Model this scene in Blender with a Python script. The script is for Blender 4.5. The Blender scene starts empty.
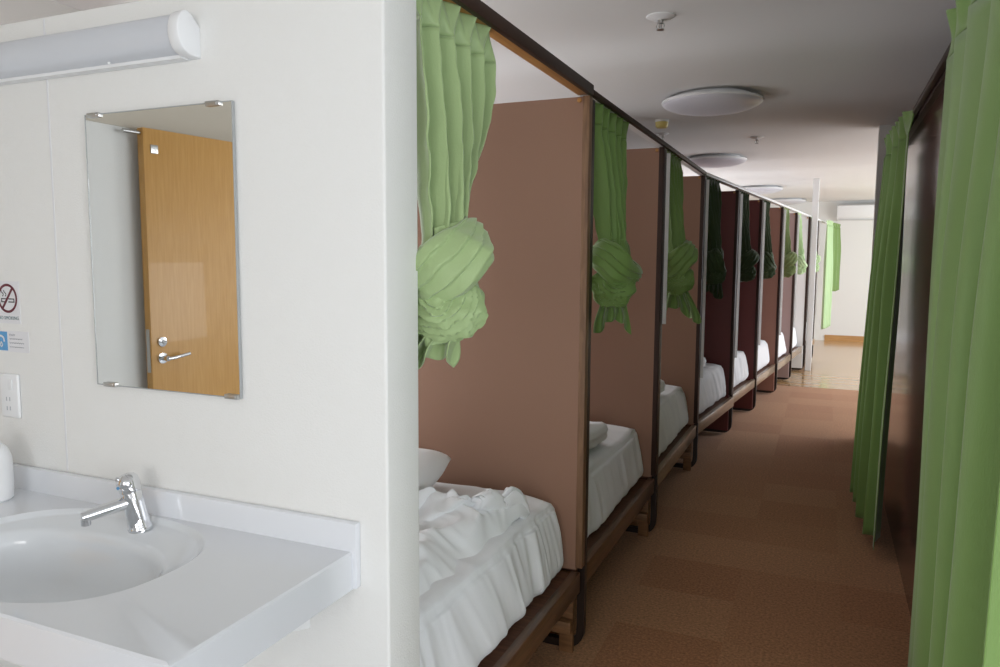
import bpy, bmesh, math, random
from math import pi, sin, cos, atan2, sqrt, radians
from mathutils import Vector, Matrix, noise

C = bpy.context.scene.collection
SC = bpy.context.scene
EYE = 1.4

# ------------------------------------------------------------------ helpers
def link(o, parent=None):
    C.objects.link(o)
    if parent is not None:
        o.parent = parent
    return o

def obj(name, bm, mats, parent=None, smooth=True, angle=40):
    me = bpy.data.meshes.new(name)
    bmesh.ops.recalc_face_normals(bm, faces=bm.faces)
    bm.to_mesh(me); bm.free()
    if not isinstance(mats, (list, tuple)):
        mats = [mats]
    for m in mats:
        me.materials.append(m)
    if smooth:
        for p in me.polygons:
            p.use_smooth = True
        try:
            me.set_sharp_from_angle(angle=radians(angle))
        except Exception:
            pass
    o = bpy.data.objects.new(name, me)
    return link(o, parent)

def tag(o, label, cat, group=None, kind=None):
    o['label'] = label; o['category'] = cat
    if group: o['group'] = group
    if kind: o['kind'] = kind
    return o

def thing(name, label, cat, loc=(0, 0, 0), rotz=0, group=None):
    o = bpy.data.objects.new(name, None)
    o.empty_display_size = .1
    link(o); o.location = loc; o.rotation_euler = (0, 0, rotz)
    return tag(o, label, cat, group)

def struct(name, bm, mats, smooth=False, parent=None, label=None, cat=None):
    o = obj(name, bm, mats, parent, smooth)
    if parent is None:
        o['kind'] = 'structure'
        if label: o['label'] = label
        if cat: o['category'] = cat
    return o

def box(bm, x0, x1, y0, y1, z0, z1, bev=0, seg=2, mi=0, M=None):
    r = bmesh.ops.create_cube(bm, size=1)
    vs = r['verts']
    for v in vs:
        v.co = Vector(((x0 + x1) / 2 + v.co.x * (x1 - x0), (y0 + y1) / 2 + v.co.y * (y1 - y0), (z0 + z1) / 2 + v.co.z * (z1 - z0)))
    fs = set()
    for v in vs:
        fs.update(v.link_faces)
    if mi:
        for f in fs: f.material_index = mi
    if bev > 0:
        es = set()
        for f in fs: es.update(f.edges)
        rr = bmesh.ops.bevel(bm, geom=list(es), offset=bev, segments=seg, affect='EDGES', profile=.5)
        vs = list({v for f in rr['faces'] for v in f.verts} | {v for v in vs if v.is_valid})
    if M is not None:
        vset = [v for v in vs if v.is_valid]
        bmesh.ops.transform(bm, matrix=M, verts=vset)
    return bm

def bx(*a, **k):
    return box(bmesh.new(), *a, **k)

def prism(bm, pts, axis, a, b, bev=0):
    """closed polygon pts (2D) extruded along axis from a to b"""
    def mk(p, t):
        if axis == 'x': return Vector((t, p[0], p[1]))
        if axis == 'y': return Vector((p[0], t, p[1]))
        return Vector((p[0], p[1], t))
    v0 = [bm.verts.new(mk(p, a)) for p in pts]
    v1 = [bm.verts.new(mk(p, b)) for p in pts]
    n = len(pts)
    fs = [bm.faces.new(v0), bm.faces.new(v1[::-1])]
    for i in range(n):
        fs.append(bm.faces.new([v0[i], v1[i], v1[(i + 1) % n], v0[(i + 1) % n]]))
    if bev:
        es = set(list(fs[0].edges) + list(fs[1].edges))
        bmesh.ops.bevel(bm, geom=list(es), offset=bev, segments=2, affect='EDGES', profile=.5)
    return bm

def lathe(bm, prof, seg=32, M=None, mi=0):
    """prof: list of (r,z)"""
    rings = []
    for r, z in prof:
        if r < 1e-6:
            rings.append([bm.verts.new((0, 0, z))])
        else:
            rings.append([bm.verts.new((r * cos(2 * pi * i / seg), r * sin(2 * pi * i / seg), z)) for i in range(seg)])
    for a, b in zip(rings, rings[1:]):
        for i in range(seg):
            j = (i + 1) % seg
            if len(a) == 1 and len(b) == 1: continue
            if len(a) == 1: f = bm.faces.new([a[0], b[j], b[i]])
            elif len(b) == 1: f = bm.faces.new([a[i], a[j], b[0]])
            else: f = bm.faces.new([a[i], a[j], b[j], b[i]])
            f.material_index = mi
    if M is not None:
        bmesh.ops.transform(bm, matrix=M, verts=[v for r in rings for v in r])
    return bm

def frames_along(pts, up=Vector((0, 0, 1)), closed=False):
    n = len(pts); T = []
    for i in range(n):
        a = pts[(i - 1) % n] if (closed or i > 0) else pts[i]
        b = pts[(i + 1) % n] if (closed or i < n - 1) else pts[i]
        T.append((b - a).normalized())
    return T

def sweep(bm, pts, section, closed=False, ups=None, cap=True):
    """section(i, n) -> list of (a,b) offsets along side and normal"""
    pts = [Vector(p) for p in pts]
    n = len(pts); T = frames_along(pts, closed=closed)
    rings = []
    nrm = None
    for i in range(n):
        t = T[i]
        if ups is not None:
            u = Vector(ups[i]); nn = (u - t * u.dot(t)).normalized()
        else:
            if nrm is None:
                u = Vector((0, 0, 1)) if abs(t.z) < .9 else Vector((1, 0, 0))
                nrm = (u - t * u.dot(t)).normalized()
            else:
                nrm = (nrm - t * nrm.dot(t)).normalized()
            nn = nrm
        s = t.cross(nn)
        rings.append([bm.verts.new(pts[i] + s * a + nn * b) for a, b in section(i, n)])
    m = len(rings[0])
    rng = range(n) if closed else range(n - 1)
    for i in rng:
        a, b = rings[i], rings[(i + 1) % n]
        for k in range(m):
            l = (k + 1) % m
            bm.faces.new([a[k], a[l], b[l], b[k]])
    if cap and not closed:
        bm.faces.new(rings[0][::-1]); bm.faces.new(rings[-1])
    return bm

def tube(bm, pts, r, seg=12, closed=False):
    rf = r if callable(r) else (lambda t: r)
    return sweep(bm, pts, lambda i, n: [(rf(i / (n - 1)) * cos(2 * pi * k / seg), rf(i / (n - 1)) * sin(2 * pi * k / seg)) for k in range(seg)], closed)

def grid(bm, nu, nv, f, wrap=False):
    vs = [[bm.verts.new(f(i / (nu if wrap else nu - 1), j / (nv - 1))) for j in range(nv)] for i in range(nu)]
    for i in range(nu if wrap else nu - 1):
        for j in range(nv - 1):
            a, b = vs[i], vs[(i + 1) % nu]
            bm.faces.new([a[j], b[j], b[j + 1], a[j + 1]])
    return vs

def smooth01(t):
    t = max(0, min(1, t)); return t * t * (3 - 2 * t)

def lerp(a, b, t): return a + (b - a) * t

def solid(o, t, off=0):
    m = o.modifiers.new('thickness', 'SOLIDIFY'); m.thickness = t; m.offset = off
    return o

def subsurf(o, n=1):
    m = o.modifiers.new('smooth', 'SUBSURF'); m.levels = n; m.render_levels = n
    return o

# ------------------------------------------------------------------ materials
def mat(name, col, rough=.6, metal=0, spec=.5, coat=0, coat_rough=.1, sheen=0, bump=0, bscale=200, bstretch=None,
        var=0, vscale=4, trans=0, sss=0):
    m = bpy.data.materials.new(name); m.use_nodes = True
    nt = m.node_tree; b = nt.nodes['Principled BSDF']
    b.inputs['Base Color'].default_value = (*col, 1)
    b.inputs['Roughness'].default_value = rough
    b.inputs['Metallic'].default_value = metal
    b.inputs['Specular IOR Level'].default_value = spec
    b.inputs['Coat Weight'].default_value = coat
    b.inputs['Coat Roughness'].default_value = coat_rough
    b.inputs['Sheen Weight'].default_value = sheen
    b.inputs['Transmission Weight'].default_value = trans
    tc = nt.nodes.new('ShaderNodeTexCoord')
    if var > 0:
        nz = nt.nodes.new('ShaderNodeTexNoise'); nz.inputs['Scale'].default_value = vscale; nz.inputs['Detail'].default_value = 4
        nt.links.new(tc.outputs['Object'], nz.inputs['Vector'])
        mx = nt.nodes.new('ShaderNodeMix'); mx.data_type = 'RGBA'
        mx.inputs['A'].default_value = (*[c * (1 - var) for c in col], 1)
        mx.inputs['B'].default_value = (*[min(1, c * (1 + var)) for c in col], 1)
        nt.links.new(nz.outputs['Fac'], mx.inputs['Factor'])
        nt.links.new(mx.outputs['Result'], b.inputs['Base Color'])
    if bump > 0:
        nz = nt.nodes.new('ShaderNodeTexNoise'); nz.inputs['Scale'].default_value = bscale; nz.inputs['Detail'].default_value = 3
        if bstretch:
            mp = nt.nodes.new('ShaderNodeMapping'); mp.inputs['Scale'].default_value = bstretch
            nt.links.new(tc.outputs['Object'], mp.inputs['Vector']); nt.links.new(mp.outputs['Vector'], nz.inputs['Vector'])
        else:
            nt.links.new(tc.outputs['Object'], nz.inputs['Vector'])
        bp = nt.nodes.new('ShaderNodeBump'); bp.inputs['Strength'].default_value = bump; bp.inputs['Distance'].default_value = .002
        nt.links.new(nz.outputs['Fac'], bp.inputs['Height']); nt.links.new(bp.outputs['Normal'], b.inputs['Normal'])
    return m

def wood(name, c1, c2, scale=(1, 1, 1), rough=.45, coat=0, freq=14):
    m = bpy.data.materials.new(name); m.use_nodes = True
    nt = m.node_tree; b = nt.nodes['Principled BSDF']
    tc = nt.nodes.new('ShaderNodeTexCoord'); mp = nt.nodes.new('ShaderNodeMapping')
    mp.inputs['Scale'].default_value = scale
    nz = nt.nodes.new('ShaderNodeTexNoise'); nz.inputs['Scale'].default_value = freq; nz.inputs['Detail'].default_value = 5
    nz.inputs['Distortion'].default_value = .6
    nt.links.new(tc.outputs['Object'], mp.inputs['Vector']); nt.links.new(mp.outputs['Vector'], nz.inputs['Vector'])
    cr = nt.nodes.new('ShaderNodeValToRGB')
    cr.color_ramp.elements[0].position = .35; cr.color_ramp.elements[0].color = (*c1, 1)
    cr.color_ramp.elements[1].position = .68; cr.color_ramp.elements[1].color = (*c2, 1)
    nt.links.new(nz.outputs['Fac'], cr.inputs['Fac']); nt.links.new(cr.outputs['Color'], b.inputs['Base Color'])
    b.inputs['Roughness'].default_value = rough; b.inputs['Coat Weight'].default_value = coat
    return m

def carpet_mat():
    m = bpy.data.materials.new('carpet_tiles'); m.use_nodes = True
    nt = m.node_tree; N = nt.nodes; L = nt.links; b = N['Principled BSDF']
    tc = N.new('ShaderNodeTexCoord'); mp = N.new('ShaderNodeMapping')
    mp.inputs['Scale'].default_value = (1 / .40, 1 / .36, 1); mp.inputs['Location'].default_value = (.72, .38, 0)
    L.new(tc.outputs['Object'], mp.inputs['Vector'])
    fl = N.new('ShaderNodeVectorMath'); fl.operation = 'FLOOR'; L.new(mp.outputs['Vector'], fl.inputs[0])
    wn = N.new('ShaderNodeTexWhiteNoise'); wn.noise_dimensions = '2D'; L.new(fl.outputs['Vector'], wn.inputs['Vector'])
    cr = N.new('ShaderNodeValToRGB')
    e = cr.color_ramp.elements
    e[0].position = 0; e[0].color = (.40, .178, .078, 1)
    e[1].position = 1; e[1].color = (.46, .23, .11, 1)
    k = cr.color_ramp.elements.new(.45); k.color = (.43, .205, .094, 1)
    L.new(wn.outputs['Value'], cr.inputs['Fac'])
    nz = N.new('ShaderNodeTexNoise'); nz.inputs['Scale'].default_value = 95; nz.inputs['Detail'].default_value = 4; nz.inputs['Roughness'].default_value = .7
    L.new(tc.outputs['Object'], nz.inputs['Vector'])
    mr = N.new('ShaderNodeMapRange'); mr.inputs['From Min'].default_value = .25; mr.inputs['From Max'].default_value = .75
    mr.inputs['To Min'].default_value = .45; mr.inputs['To Max'].default_value = 1.55
    L.new(nz.outputs['Fac'], mr.inputs['Value'])
    vm = N.new('ShaderNodeVectorMath'); vm.operation = 'SCALE'
    L.new(cr.outputs['Color'], vm.inputs[0]); L.new(mr.outputs['Result'], vm.inputs['Scale'])
    L.new(vm.outputs['Vector'], b.inputs['Base Color'])
    bp = N.new('ShaderNodeBump'); bp.inputs['Strength'].default_value = .6; bp.inputs['Distance'].default_value = .004
    L.new(nz.outputs['Fac'], bp.inputs['Height']); L.new(bp.outputs['Normal'], b.inputs['Normal'])
    b.inputs['Roughness'].default_value = .95; b.inputs['Specular IOR Level'].default_value = .15
    b.inputs['Sheen Weight'].default_value = .15
    return m

def floorboard_mat():
    m = bpy.data.materials.new('floorboards'); m.use_nodes = True
    nt = m.node_tree; N = nt.nodes; L = nt.links; b = N['Principled BSDF']
    tc = N.new('ShaderNodeTexCoord')
    br = N.new('ShaderNodeTexBrick'); br.inputs['Scale'].default_value = 1
    br.inputs['Brick Width'].default_value = 1.2; br.inputs['Row Height'].default_value = .12; br.inputs['Mortar Size'].default_value = .002
    br.inputs['Color1'].default_value = (.50, .30, .13, 1); br.inputs['Color2'].default_value = (.56, .35, .165, 1)
    br.inputs['Mortar'].default_value = (.3, .17, .07, 1)
    L.new(tc.outputs['Object'], br.inputs['Vector']); L.new(br.outputs['Color'], b.inputs['Base Color'])
    b.inputs['Roughness'].default_value = .22; b.inputs['Coat Weight'].default_value = .5; b.inputs['Coat Roughness'].default_value = .12
    return m

M_wall = mat('white_wallpaper', (.79, .79, .77), .75, spec=.25, bump=.35, bscale=260)
M_wall2 = mat('grey_white_plaster', (.70, .69, .67), .8, spec=.2, bump=.2, bscale=180)
M_ceil = mat('ceiling_paint', (.78, .775, .77), .85, spec=.15, bump=.15, bscale=300)
M_beige = mat('beige_band', (.55, .50, .42), .7)
M_carpet = carpet_mat()
M_boards = floorboard_mat()
M_counter = mat('white_counter_resin', (.74, .76, .795), .22, spec=.5, coat=.6, coat_rough=.06)
M_basin = mat('white_basin_resin', (.74, .77, .80), .16, spec=.5, coat=.7, coat_rough=.05)
M_chrome = mat('chrome', (.75, .76, .78), .08, metal=1)
M_steel = mat('brushed_steel', (.55, .55, .54), .3, metal=1)
M_mirror = mat('mirror_silver', (.80, .81, .80), .012, metal=1)
M_glassedge = mat('glass_edge', (.36, .38, .38), .1, spec=.8)
M_plastic = mat('white_plastic', (.82, .83, .84), .35, spec=.5)
M_diff = mat('lamp_diffuser', (.62, .645, .69), .3, spec=.5)
M_dome = mat('milky_dome', (.66, .66, .72), .35, spec=.5)
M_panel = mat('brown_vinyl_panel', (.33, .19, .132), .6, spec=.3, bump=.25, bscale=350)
M_panel_shaded = mat('vinyl_panel_shaded', (.15, .042, .04), .5, spec=.3, bump=.2, bscale=350)  # divider panel with the shade of the unlit bays put into its colour
M_panel_halflit = mat('vinyl_panel_halflit', (.33, .17, .13), .55, spec=.3, bump=.2, bscale=350)  # divider panel with some far window light mixed into its colour
M_panel_lit = mat('vinyl_panel_lit', (.40, .29, .28), .55, spec=.3, bump=.2, bscale=350)  # divider panel lightened to carry the far window light
M_panel_glare = mat('panel_window_glare', (.82, .82, .82), .5)  # divider panel whitened to stand for window glare on it
M_iron = mat('dark_bronze_metal', (.022, .013, .010), .4, metal=0, spec=.5)
M_woodedge = wood('timber_edge', (.17, .09, .05), (.25, .14, .075), (6, 6, .6), .45)
M_rail = wood('dark_rail_timber', (.085, .04, .018), (.16, .08, .038), (8, .6, 8), .32, coat=.4)
M_rail_pale = wood('pale_rail_timber', (.24, .16, .10), (.34, .25, .17), (8, .6, 8), .32, coat=.4)
M_ledge = wood('orange_ledge_timber', (.42, .19, .05), (.55, .27, .08), (8, .6, 8), .4)
M_ply = wood('raw_timber', (.16, .075, .03), (.26, .13, .055), (.8, 6, 6), .55)
M_plydark = wood('dark_ply', (.12, .05, .03), (.2, .09, .05), (.8, 6, 6), .55)
M_sheet = mat('white_bed_sheet', (.87, .885, .92), .75, spec=.2, sheen=.2, bump=.12, bscale=300)
M_pillow = mat('white_pillow_cotton', (.88, .895, .92), .8, spec=.2, sheen=.2, bump=.1, bscale=300)
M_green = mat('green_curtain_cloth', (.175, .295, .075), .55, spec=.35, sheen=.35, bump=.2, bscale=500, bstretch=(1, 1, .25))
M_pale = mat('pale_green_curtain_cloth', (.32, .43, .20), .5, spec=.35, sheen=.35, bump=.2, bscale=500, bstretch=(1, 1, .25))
M_green_shaded = mat('green_curtain_cloth_shaded', (.035, .06, .02), .6, spec=.25, sheen=.2, bump=.2, bscale=500)  # the green cloth again, darkened to carry the shade of unlit bays
M_green_halflit = mat('green_curtain_cloth_halflit', (.18, .24, .09), .6, spec=.25, sheen=.2, bump=.2, bscale=500)  # the green cloth again, with dim far window light in its colour
M_green_lit = mat('green_curtain_cloth_lit', (.45, .62, .34), .55, spec=.3, sheen=.3, bump=.2, bscale=500)  # the green cloth again, lightened to carry far window light
M_gloss = mat('glossy_brown_laminate', (.085, .036, .028), .12, spec=.4)
M_trimdk = mat('dark_trim', (.035, .017, .012), .5, spec=.3)
M_door = wood('oak_door_veneer', (.55, .285, .07), (.62, .34, .095), (8, 8, .5), .4, coat=.2)
M_base = wood('oak_baseboard', (.45, .24, .09), (.55, .31, .12), (.5, 8, 8), .4)
M_red = mat('sign_dark_red', (.13, .012, .025), .5)
M_black = mat('sign_black', (.02, .02, .025), .5)
M_teal = mat('sign_teal_grey', (.16, .24, .26), .5)
M_paper = mat('sticker_paper', (.74, .74, .76), .5)
M_blue = mat('sticker_blue', (.10, .33, .62), .45)
M_greytext = mat('sticker_grey_ink', (.33, .35, .40), .5)
M_yellow = mat('yellow_plastic', (.72, .60, .20), .4)
M_hole = mat('dark_hole', (.01, .01, .01), .7)
M_darkhall = mat('window_frame_alu', (.6, .6, .6), .4, metal=.4)

M_strip = bpy.data.materials.new('translucent_white_strip'); M_strip.use_nodes = True
_n = M_strip.node_tree.nodes; _l = M_strip.node_tree.links
_t = _n.new('ShaderNodeBsdfTranslucent'); _t.inputs['Color'].default_value = (.9, .9, .9, 1)
_m = _n.new('ShaderNodeMixShader'); _m.inputs[0].default_value = .6
_n['Principled BSDF'].inputs['Base Color'].default_value = (.85, .85, .85, 1)
_l.new(_n['Principled BSDF'].outputs[0], _m.inputs[1]); _l.new(_t.outputs[0], _m.inputs[2])
_l.new(_m.outputs[0], _n['Material Output'].inputs['Surface'])

# ------------------------------------------------------------------ room shell
XO, XR, YB, YE, ZC = -2.85, 2.75, -2.6, 14.25, 2.4
XRF = 3.2
def wallbox(name, *a, m=M_wall2, label=None):
    return struct(name, bx(*a), m)

struct('floor', bx(-3.3, XRF, 1.2, 8.88, -.1, 0), M_carpet)
M_vinyl = mat('grey_vinyl_floor', (.50, .52, .55), .5)
struct('floor_washroom', bx(-3.3, XRF, YB - .1, 1.2, -.1, 0), M_vinyl)
bm = bx(-3.3, XRF, 8.88, YE + .1, -.1, 0)
struct('floor_timber', bm, M_boards)
struct('ceiling', bx(-3.3, XRF + .1, YB - .1, YE + .1, ZC, ZC + .1), M_ceil)
# the vanity wall stops short of the ceiling
WY = 1.174
struct('wall_left', box(bmesh.new(), XO, -.735, WY, 1.295, 0, 1.924, bev=.006, seg=3), M_wall, smooth=True)
struct('trim_1', box(bmesh.new(), -1.610, -1.6055, WY - .0012, WY + .001, .90, 1.918), M_paper)
# outer wall behind the beds
# outer wall with a small window at the head of most bays, hidden from the aisle by the dividers
WINS = [(1.50, 2.25), (2.70, 3.45), (3.95, 4.70), (8.45, 9.15), (9.45, 10.1), (10.5, 11.2), (11.7, 12.5)]
bm = bmesh.new()
box(bm, -3.0, XO, 1.174, YE, 0, .85); box(bm, -3.0, XO, 1.174, YE, 1.75, ZC)
ys = [1.174] + [y for w_ in WINS for y in w_] + [YE]
for a_, b_ in zip(ys[::2], ys[1::2]): box(bm, -3.0, XO, a_, b_, .85, 1.75)
struct('wall_outer', bm, M_wall2)
for k_, (a_, b_) in enumerate(WINS):
    fr = bmesh.new()
    for c_ in ((a_, a_ + .035), ((a_ + b_) / 2 - .018, (a_ + b_) / 2 + .018), (b_ - .035, b_)): box(fr, -2.95, -2.90, *c_, .85, 1.75)
    for c_ in ((.85, .885), (1.715, 1.75)): box(fr, -2.95, -2.90, a_, b_, *c_)
    struct('window_%d' % (k_ + 4), fr, M_darkhall)
wallbox('wall_far', -3.0, XRF, YE, YE + .1, 0, ZC, m=M_wall)
struct('baseboard_far', bx(.02, XRF, YE - .015, YE, 0, .1), M_base)
# side wall of the washroom, seen in the mirror: white below, beige above
wallbox('wall_side', -2.85, -2.465, YB, 1.174, 0, 1.885, m=M_wall)
wallbox('wall_side_upper', -2.85, -2.46, YB, 1.174, 1.885, ZC, m=M_beige)

def wall_with_window(name, axis, c0, c1, a0, a1, z0, z1, wa0, wa1, wz0, wz1, n, m=M_wall2):
    bm = bmesh.new()
    def b(p0, p1, q0, q1):
        if axis == 'x': box(bm, c0, c1, p0, p1, q0, q1)
        else: box(bm, p0, p1, c0, c1, q0, q1)
    b(a0, wa0, z0, z1); b(wa1, a1, z0, z1); b(wa0, wa1, z0, wz0); b(wa0, wa1, wz1, z1)
    struct(name, bm, m)
    fr = bmesh.new(); t = .04; cm = (c0 + c1) / 2
    def fb(p0, p1, q0, q1):
        if axis == 'x': box(fr, cm - .03, cm + .03, p0, p1, q0, q1)
        else: box(fr, p0, p1, cm - .03, cm + .03, q0, q1)
    fb(wa0, wa1, wz0, wz0 + t); fb(wa0, wa1, wz1 - t, wz1)
    k = max(2, int(round((wa1 - wa0) / 1.0)) + 1)
    for i in range(k):
        p = lerp(wa0, wa1 - t, i / (k - 1)); fb(p, p + t, wz0 + t, wz1 - t)
    struct('window_%d' % n, fr, M_darkhall)

wall_with_window('wall_back', 'y', YB - .1, YB, -2.85, XR, 0, ZC, -.6, .85, .9, 2.2, 1)
wall_with_window('wall_right', 'x', XR, XR + .1, YB, 6.4, 0, ZC, -2.45, .15, .7, 2.15, 2)
wall_with_window('wall_right_far', 'x', XRF, XRF + .1, 6.4, YE, 0, ZC, 7.2, 13.4, .35, 2.15, 3)
# cross wall where the right hand row ends
wallbox('wall_cross', .315, XRF, 6.36, 6.48, 0, ZC, m=M_wall)
# glossy brown panelling behind the right hand curtains
struct('wall_panelling', bx(.366, .395, 1.8, 4.9, 0, 2.03), M_gloss)
struct('trim_2', bx(.340, .40, 1.8, 4.9, 2.03, 2.055), M_trimdk)
struct('wall_end_panel', bx(.395, XR, 1.8, 1.85, 0, 2.03), M_wall2)
# slim white square post at the end of the row
struct('column', box(bmesh.new(), -.20, -.125, 10.2, 10.28, 0, ZC, bev=.006), M_plastic)

# ------------------------------------------------------------------ vanity
VS = .81      # size of the washroom fittings (compact children's set)
def superell(a, b, n, th):
    c, s = cos(th), sin(th)
    return (a * math.copysign(abs(c) ** (2 / n), c), b * math.copysign(abs(s) ** (2 / n), s))

van = thing('vanity_counter', 'white glossy wash counter with a moulded oval basin on the white wall', 'counter', (-1.3239, 0.9433, 0.2664))
van.scale = (VS,) * 3
BA, BB = .337, .245
X0, X1, Y0, Y1, ZT = -2.75 + 1.635, -.992 + 1.635, .89 - 1.165, 1.45 - 1.165, .71
bm = bmesh.new(); NS = 160
angs = [2 * pi * i / NS for i in range(NS)]
def rect_pt(th, inset=0):
    # nearest rectangle crossing on a ray from the basin centre, corners snapped below
    c, s = cos(th), sin(th)
    t = 1e9
    if c > 1e-9: t = min(t, (X1 - inset) / c)
    if c < -1e-9: t = min(t, (X0 + inset) / c)
    if s > 1e-9: t = min(t, (Y1) / s)
    if s < -1e-9: t = min(t, (Y0 + inset) / s)
    return [c * t, s * t]
corners = [atan2(y, x) % (2 * pi) for x, y in ((X1, Y1), (X0, Y1), (X0, Y0), (X1, Y0))]
for ca in corners:
    k = min(range(NS), key=lambda i: abs(angs[i] - ca)); angs[k] = ca
def ring(f, z): return [bm.verts.new((*f(a), z)) for a in angs]
def bridge(r0, r1, mi=0):
    for i in range(NS):
        j = (i + 1) % NS
        f = bm.faces.new([r0[i], r0[j], r1[j], r1[i]]); f.material_index = mi
in0 = ring(lambda a: superell(BA + .006, BB + .006, 2.5, a), ZT)
o0 = ring(lambda a: rect_pt(a, .006), ZT)
o1 = ring(lambda a: rect_pt(a, .001), ZT - .004)
o2 = ring(lambda a: rect_pt(a, 0), ZT - .09)
i2 = ring(lambda a: superell(BA + .03, BB + .012, 2.5, a), ZT - .09)
bridge(in0, o0); bridge(o0, o1); bridge(o1, o2); bridge(o2, i2)
obj('worktop', bm, M_counter, van, angle=35)
# basin: rim step, rear ledge, bowl
bm = bmesh.new()
def bl(t):
    """t 0..1 from rim to drain: scale, z, centre shift y, squareness"""
    pass
prof = [(1.018, 0.0, 0, 2.5), (1.0, -.003, 0, 2.5), (.975, -.012, 0, 2.5), (.955, -.017, 0, 2.45)]
rings = []
def bring(sa, sb, z, cy, n, cx=0):
    return [bm.verts.new((superell(BA * sa, BB * sb, n, a)[0] + cx, superell(BA * sa, BB * sb, n, a)[1] + cy, ZT + z)) for a in angs]
rings.append(bring(1.018, 1.025, 0, 0, 2.5))
rings.append(bring(1.0, 1.0, -.003, 0, 2.5))
rings.append(bring(.985, .98, -.010, 0, 2.5))
rings.append(bring(.965, .955, -.014, 0, 2.45))
rings.append(bring(.93, .78, -.018, -.042, 2.3))
rings.append(bring(.90, .735, -.028, -.045, 2.2))
for k in range(1, 9):
    t = k / 9
    s = cos(t * pi / 2) ** .75
    rings.append(bring(.90 * s, .735 * s, -.028 - .115 * sin(t * pi / 2) ** 1.0, -.045 + .0 * t, 2.2 - .2 * t))
for a, b in zip(rings, rings[1:]): bridge(a, b)
bm.faces.new(rings[-1])
basin = obj('basin', bm, M_basin, van, angle=60)
bm = bmesh.new(); lathe(bm, [(0, 0), (.02, 0), (.022, -.003), (.0, -.004)], 24, Matrix.Translation((0, -.045, ZT - .141)))
obj('drain', bm, M_chrome, basin)
obj('backsplash', box(bmesh.new(), X0, .652, .262, .2845, ZT - .09, .779, bev=.004), M_counter, van)
bm = bmesh.new()
prism(bm, [(.175, .625), (-.12, .625), (.04, .597), (.175, .553)][::-1], 'x', .545, .585)
obj('bracket', bm, M_plastic, van)

# faucet
fz = ZT - .016
fau = thing('faucet', 'chrome single lever mixer tap standing on the basin ledge', 'tap', (-1.2970, 1.1026, 0.8324))
fau.scale = (VS,) * 3
tilt = Matrix.Rotation(radians(-9), 4, 'Y') @ Matrix.Rotation(radians(6), 4, 'X')
bm = bmesh.new()
lathe(bm, [(0, -.006), (.029, -.006), (.03, 0), (.0295, .004), (.0275, .007), (.0268, .03), (.0262, .06), (.0255, .09), (.025, .1), (.0, .1)], 32, tilt)
obj('body', bm, M_chrome, fau)
bm = bmesh.new()
d = Vector((-.052, -.108, -.020))
p0 = Vector((-.010, -.008, .075)); pts = [p0 + d * t for t in (0, .25, .5, .75, .93, 1.0)]
sp = lambda i, n: [( .0185 * cos(2 * pi * k / 20) * (1 - .06 * i), .0175 * sin(2 * pi * k / 20) * (1 - .05 * i)) for k in range(20)]
sweep(bm, pts, sp)
spout = obj('spout', bm, M_chrome, fau)
bm = bmesh.new(); e = p0 + d * .93
lathe(bm, [(0, 0), (.0115, 0), (.012, .002), (.012, .016), (0, .018)], 20, Matrix.Translation(e + Vector((0, 0, -.022))))
obj('aerator', bm, M_chrome, spout)
bm = bmesh.new()
lathe(bm, [(0, .1), (.0262, .1), (.027, .104), (.0268, .125), (.0245, .138), (.018, .145), (.008, .148), (0, .148)], 32, tilt)
sweep(bm, [Vector((-.014, -.008, .122)), Vector((-.024, -.024, .13)), Vector((-.032, -.038, .136))],
      lambda i, n: [(.013 * cos(2 * pi * k / 16) * (1 - .1 * i), .009 * sin(2 * pi * k / 16) * (1 - .2 * i)) for k in range(16)])
lathe(bm, [(0, -.024)] + [(.024 * cos(radians(t)), .024 * sin(radians(t))) for t in range(-75, 76, 15)] + [(0, .024)], 28, Matrix.Translation((-.018, -.020, .122)))
lev = obj('lever', bm, M_chrome, fau)
bm = bmesh.new()
lathe(bm, [(0, 0), (.004, 0), (.004, .002), (0, .002)], 12, Matrix.Translation((-.022, -.0425, .114)) @ Matrix.Rotation(radians(90), 4, 'X'))
obj('indicator_dot', bm, M_blue, lev)
bm = bmesh.new()
lathe(bm, [(0, 0), (.005, 0), (.005, .003), (0, .003)], 14, Matrix.Translation((-.004, -.0255, .030)) @ Matrix.Rotation(radians(90), 4, 'X') @ Matrix.Diagonal((1, 1.5, 1, 1)))
obj('plug_hole', bm, M_hole, fau)

# white dispenser at the left edge
dsp = thing('soap_dispenser', 'white rounded plastic soap container on the counter at its left end', 'soap dispenser', (-1.7301, 1.0769, 0.8413))
dsp.scale = (VS,) * 3
bm = bmesh.new()
lathe(bm, [(0, .0), (.044, .0), (.05, .006), (.052, .03), (.052, .10), (.05, .125), (.042, .148), (.028, .162), (.012, .168), (0, .169)], 32)
obj('bottle', bm, M_plastic, dsp)
bm = bmesh.new()
lathe(bm, [(0, .165), (.016, .165), (.016, .182), (.01, .186), (0, .186)], 20)
tube(bm, [Vector((0, 0, .18)), Vector((-.02, -.012, .183)), Vector((-.042, -.025, .178))], .006)
obj('pump', bm, M_plastic, dsp)

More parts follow.
